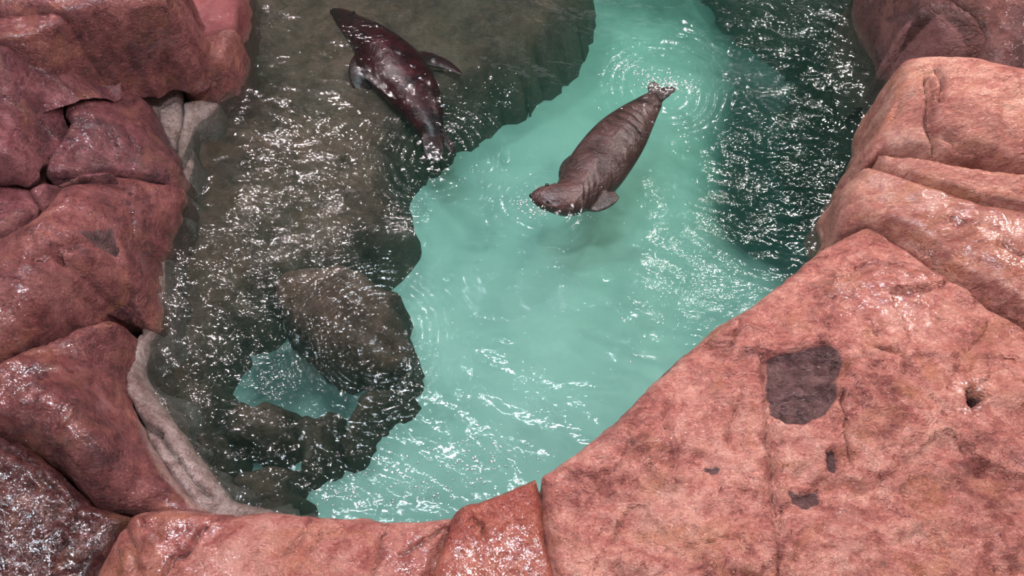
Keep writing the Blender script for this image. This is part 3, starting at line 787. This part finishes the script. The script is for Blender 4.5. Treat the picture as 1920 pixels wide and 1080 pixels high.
def sea_lion(name, label, spine, flippers, hinds, mat, eye_m, nose_m, whisker_m, head_dir):
    root = bpy.data.objects.new(name, None); COL.objects.link(root)
    mid_ = spine[len(spine) // 2]
    org = Vector(mid_[:3]); root.location = org
    tag(root, label, 'sea lion')
    bm = bmesh.new()
    loft(bm, spine, 6, 28)
    for f in flippers + hinds: loft(bm, f, 5, 16)
    # small ear flaps
    h0 = Vector(spine[2][:3]); hd = Vector(head_dir).normalized(); sd = hd.cross(Vector((0, 0, 1))).normalized(); hw = spine[2][3]
    up = sd.cross(hd).normalized()
    for s in (-1, 1):
        e0 = h0 + sd * s * hw * 0.86 + up * hw * 0.35
        e1 = e0 - hd * 0.035 + sd * s * 0.018
        loft(bm, [(*e0, .008, .008), (*(e0 * 0.5 + e1 * 0.5), .008, .006), (*e1, .004, .003)], 3, 8)
    for v in bm.verts: v.co -= org
    me = bpy.data.meshes.new('body'); bm.to_mesh(me); bm.free()
    me.materials.append(mat)
    b = bpy.data.objects.new('body', me); COL.objects.link(b); b.parent = root
    rm = b.modifiers.new('join', 'REMESH'); rm.mode = 'VOXEL'; rm.voxel_size = 0.0105; rm.use_smooth_shade = True
    sm = b.modifiers.new('smooth', 'SMOOTH'); sm.factor = 0.6; sm.iterations = 5
    # face
    tip = Vector(spine[0][:3])
    def ball(nm, c, r, m_, sc=(1, 1, 1)):
        bb = bmesh.new(); bmesh.ops.create_uvsphere(bb, u_segments=16, v_segments=10, radius=r)
        for v in bb.verts: v.co = Vector((v.co.x * sc[0], v.co.y * sc[1], v.co.z * sc[2])) + c - org
        q = bpy.data.meshes.new(nm); bb.to_mesh(q); bb.free(); q.materials.append(m_)
        for f in q.polygons: f.use_smooth = True
        oo = bpy.data.objects.new(nm, q); COL.objects.link(oo); oo.parent = root
    e0 = Vector(spine[1][:3]) * 0.45 + Vector(spine[2][:3]) * 0.55
    ew = spine[1][3] * 0.45 + spine[2][3] * 0.55
    for s in (-1, 1): ball('eye', e0 + sd * s * ew * 0.74 + up * ew * 0.50, 0.018, eye_m)
    ball('nose', tip + hd * 0.004 + up * 0.012, 0.024, nose_m)
    for s in (-1, 1):
        bb = bmesh.new()
        w0 = tip - hd * 0.045 + sd * s * 0.045 - up * 0.005
        for k in range(6):
            dirv = (sd * s * (0.9 - 0.05 * k) + hd * (0.1 - 0.13 * k) - up * (0.15 + 0.08 * k)).normalized()
            a = w0 - hd * 0.006 * k
            loft(bb, [(*a, .0022, .0022), (*(a + dirv * 0.06), .0018, .0018), (*(a + dirv * 0.12 - up * 0.015), .0008, .0008)], 3, 5)
        for v in bb.verts: v.co -= org
        q = bpy.data.meshes.new('whiskers'); bb.to_mesh(q); bb.free(); q.materials.append(whisker_m)
        oo = bpy.data.objects.new('whiskers', q); COL.objects.link(oo); oo.parent = root
    return root

fur_a = fur_mat('maroon_fur', (0.007, 0.003, 0.004), (0.034, 0.007, 0.009), rough=0.30, spec=0.22)
fur_b = fur_mat('brown_fur', (0.036, 0.016, 0.015), (0.085, 0.040, 0.037), bump_=0.7, rough=0.36)
eye_m = plain('eye_black', (0.01, 0.01, 0.01), 0.08)
nose_m = plain('nose_black', (0.03, 0.02, 0.02), 0.25)
whisk_m = plain('whisker_tan', (0.5, 0.42, 0.36), 0.4)

def S(px, py, z, w_, h_, roll=0.0):
    p = at(px, py, z); return (p.x, p.y, z - 0.035, w_ * 1.2, h_ * 1.03, roll)

spA = [S(622, 16, -.34, .035, .03), S(640, 26, -.31, .085, .07), S(662, 44, -.26, .12, .10), S(690, 66, -.20, .17, .15), S(714, 94, -.18, .225, .19), S(740, 124, -.17, .255, .20),
       S(764, 154, -.16, .235, .185), S(784, 184, -.17, .20, .16), S(798, 212, -.18, .155, .12), S(808, 236, -.2, .11, .08), S(813, 252, -.2, .05, .03)]
flA = [[S(690, 92, -.2, .08, .05), S(672, 118, -.24, .09, .028), S(674, 148, -.32, .085, .02), S(690, 176, -.42, .06, .014), S(702, 196, -.50, .025, .008)],
       [S(752, 106, -.2, .07, .05), S(790, 104, -.24, .08, .028), S(822, 112, -.26, .07, .02), S(848, 124, -.25, .045, .014), S(866, 136, -.24, .02, .008)]]
hiA = [[S(806, 230, -.19, .07, .04), S(808, 252, -.2, .085, .025), S(812, 275, -.22, .09, .016), S(817, 293, -.24, .075, .008)],
       [S(812, 226, -.19, .05, .035), S(828, 248, -.22, .045, .022), S(840, 266, -.26, .045, .014), S(850, 282, -.3, .03, .008)]]
hdA = Vector(at(622, 16, -.36)) - Vector(at(662, 44, -.28))
sea_lion('sea_lion', 'dark maroon sea lion swimming toward the top left with both fore flippers swept back', spA, flA, hiA, fur_a, eye_m, nose_m, whisk_m, hdA)

spB = [S(998, 364, -.02, .04, .035), S(1014, 365, -.01, .09, .075), S(1038, 368, -.01, .12, .105), S(1064, 370, -.07, .145, .125), S(1088, 352, -.15, .19, .165), S(1112, 322, -.17, .23, .19),
       S(1138, 286, -.17, .235, .195), S(1166, 250, -.16, .215, .18), S(1192, 220, -.16, .165, .15), S(1212, 198, -.15, .12, .10), S(1226, 182, -.15, .085, .06), S(1232, 175, -.15, .03, .03)]
flB = [[S(1090, 366, -.18, .09, .06), S(1116, 374, -.14, .10, .035), S(1142, 368, -.1, .075, .022), S(1158, 360, -.09, .035, .012)],
       [S(1084, 330, -.2, .08, .05), S(1064, 328, -.30, .07, .03), S(1066, 305, -.4, .06, .02), S(1085, 285, -.46, .04, .012)]]
hiB = [[S(1222, 188, -.15, .05, .04), S(1230, 172, -.13, .055, .022), S(1226, 158, -.10, .06, .014), S(1222, 150, -.08, .03, .008)],
       [S(1222, 188, -.15, .05, .04), S(1240, 174, -.12, .06, .022), S(1256, 166, -.08, .055, .014), S(1268, 164, -.05, .025, .008)]]
hdB = Vector(at(1001, 366, -.03)) - Vector(at(1036, 364, -.02))
sea_lion('sea_lion', 'brown sea lion in the clear green water with its pinkish head breaking the surface', spB, flB, hiB, fur_b, eye_m, nose_m, whisk_m, hdB)

# ------------------------------------------------------------------ froth on the water
def water_z(x, y):
    i = int((x - WX0) / DX); j = int((y - WY0) / DX)
    return float(WZ[min(max(j, 0), ny - 1), min(max(i, 0), nx - 1)])
froth = plain('froth', (0.72, 0.74, 0.72), 0.35)
def make_froth(name, label, spots):
    """spots = [(px, py, spread_x, spread_y, count, size)] - small bubbles and beads of foam afloat"""
    bb = bmesh.new()
    for px, py, sx, sy, n, sz in spots:
        for k in range(n):
            q = at(px + random.gauss(0, sx), py + random.gauss(0, sy), 0)
            r = sz * random.uniform(0.35, 1.3)
            z = water_z(q.x, q.y)
            seg = 7
            a0 = random.uniform(0, 6.28); el = random.uniform(1.0, 2.4)
            ca, sa = math.cos(a0), math.sin(a0)
            top = bb.verts.new((q.x, q.y, z + r * 0.55))
            rg = []
            for t in range(seg):
                a = 2 * math.pi * t / seg; rr = r * random.uniform(0.65, 1.2)
                u, v = math.cos(a) * rr * el, math.sin(a) * rr
                rg.append(bb.verts.new((q.x + u * ca - v * sa, q.y + u * sa + v * ca, z - 0.004)))
            for t in range(seg): bb.faces.new((rg[t], rg[(t + 1) % seg], top))
            bb.faces.new(rg[::-1])
    me = bpy.data.meshes.new(name); bb.to_mesh(me); bb.free()
    for f in me.polygons: f.use_smooth = True
    me.materials.append(froth)
    o = bpy.data.objects.new(name, me); COL.objects.link(o)
    return tag(o, label, 'foam', kind='stuff')
make_froth('foam', 'white froth thrown up behind the hind flippers of the brown sea lion',
           [(1250, 158, 24, 7, 130, .008), (1200, 140, 30, 8, 60, .007), (1165, 122, 14, 6, 40, .007), (1290, 165, 20, 5, 40, .006)])
make_froth('foam', 'thin white froth around the head of the brown sea lion',
           [(1000, 392, 22, 9, 60, .007), (975, 382, 8, 12, 30, .007), (1080, 402, 18, 5, 24, .005)])
make_froth('foam', 'specks and beads of foam scattered over the clear green water',
           [(1000, 600, 190, 120, 110, .0045), (1100, 520, 160, 100, 60, .004), (835, 320, 50, 20, 50, .005), (900, 180, 60, 22, 60, .005)])
make_froth('foam', 'white flecks standing in for skylight reflections along the front bank',
           [(800, 880, 90, 28, 120, .007), (650, 930, 50, 16, 60, .006), (900, 850, 60, 26, 70, .006), (735, 935, 70, 12, 50, .006)])  # white flecks added where the ripples mirror the skylight
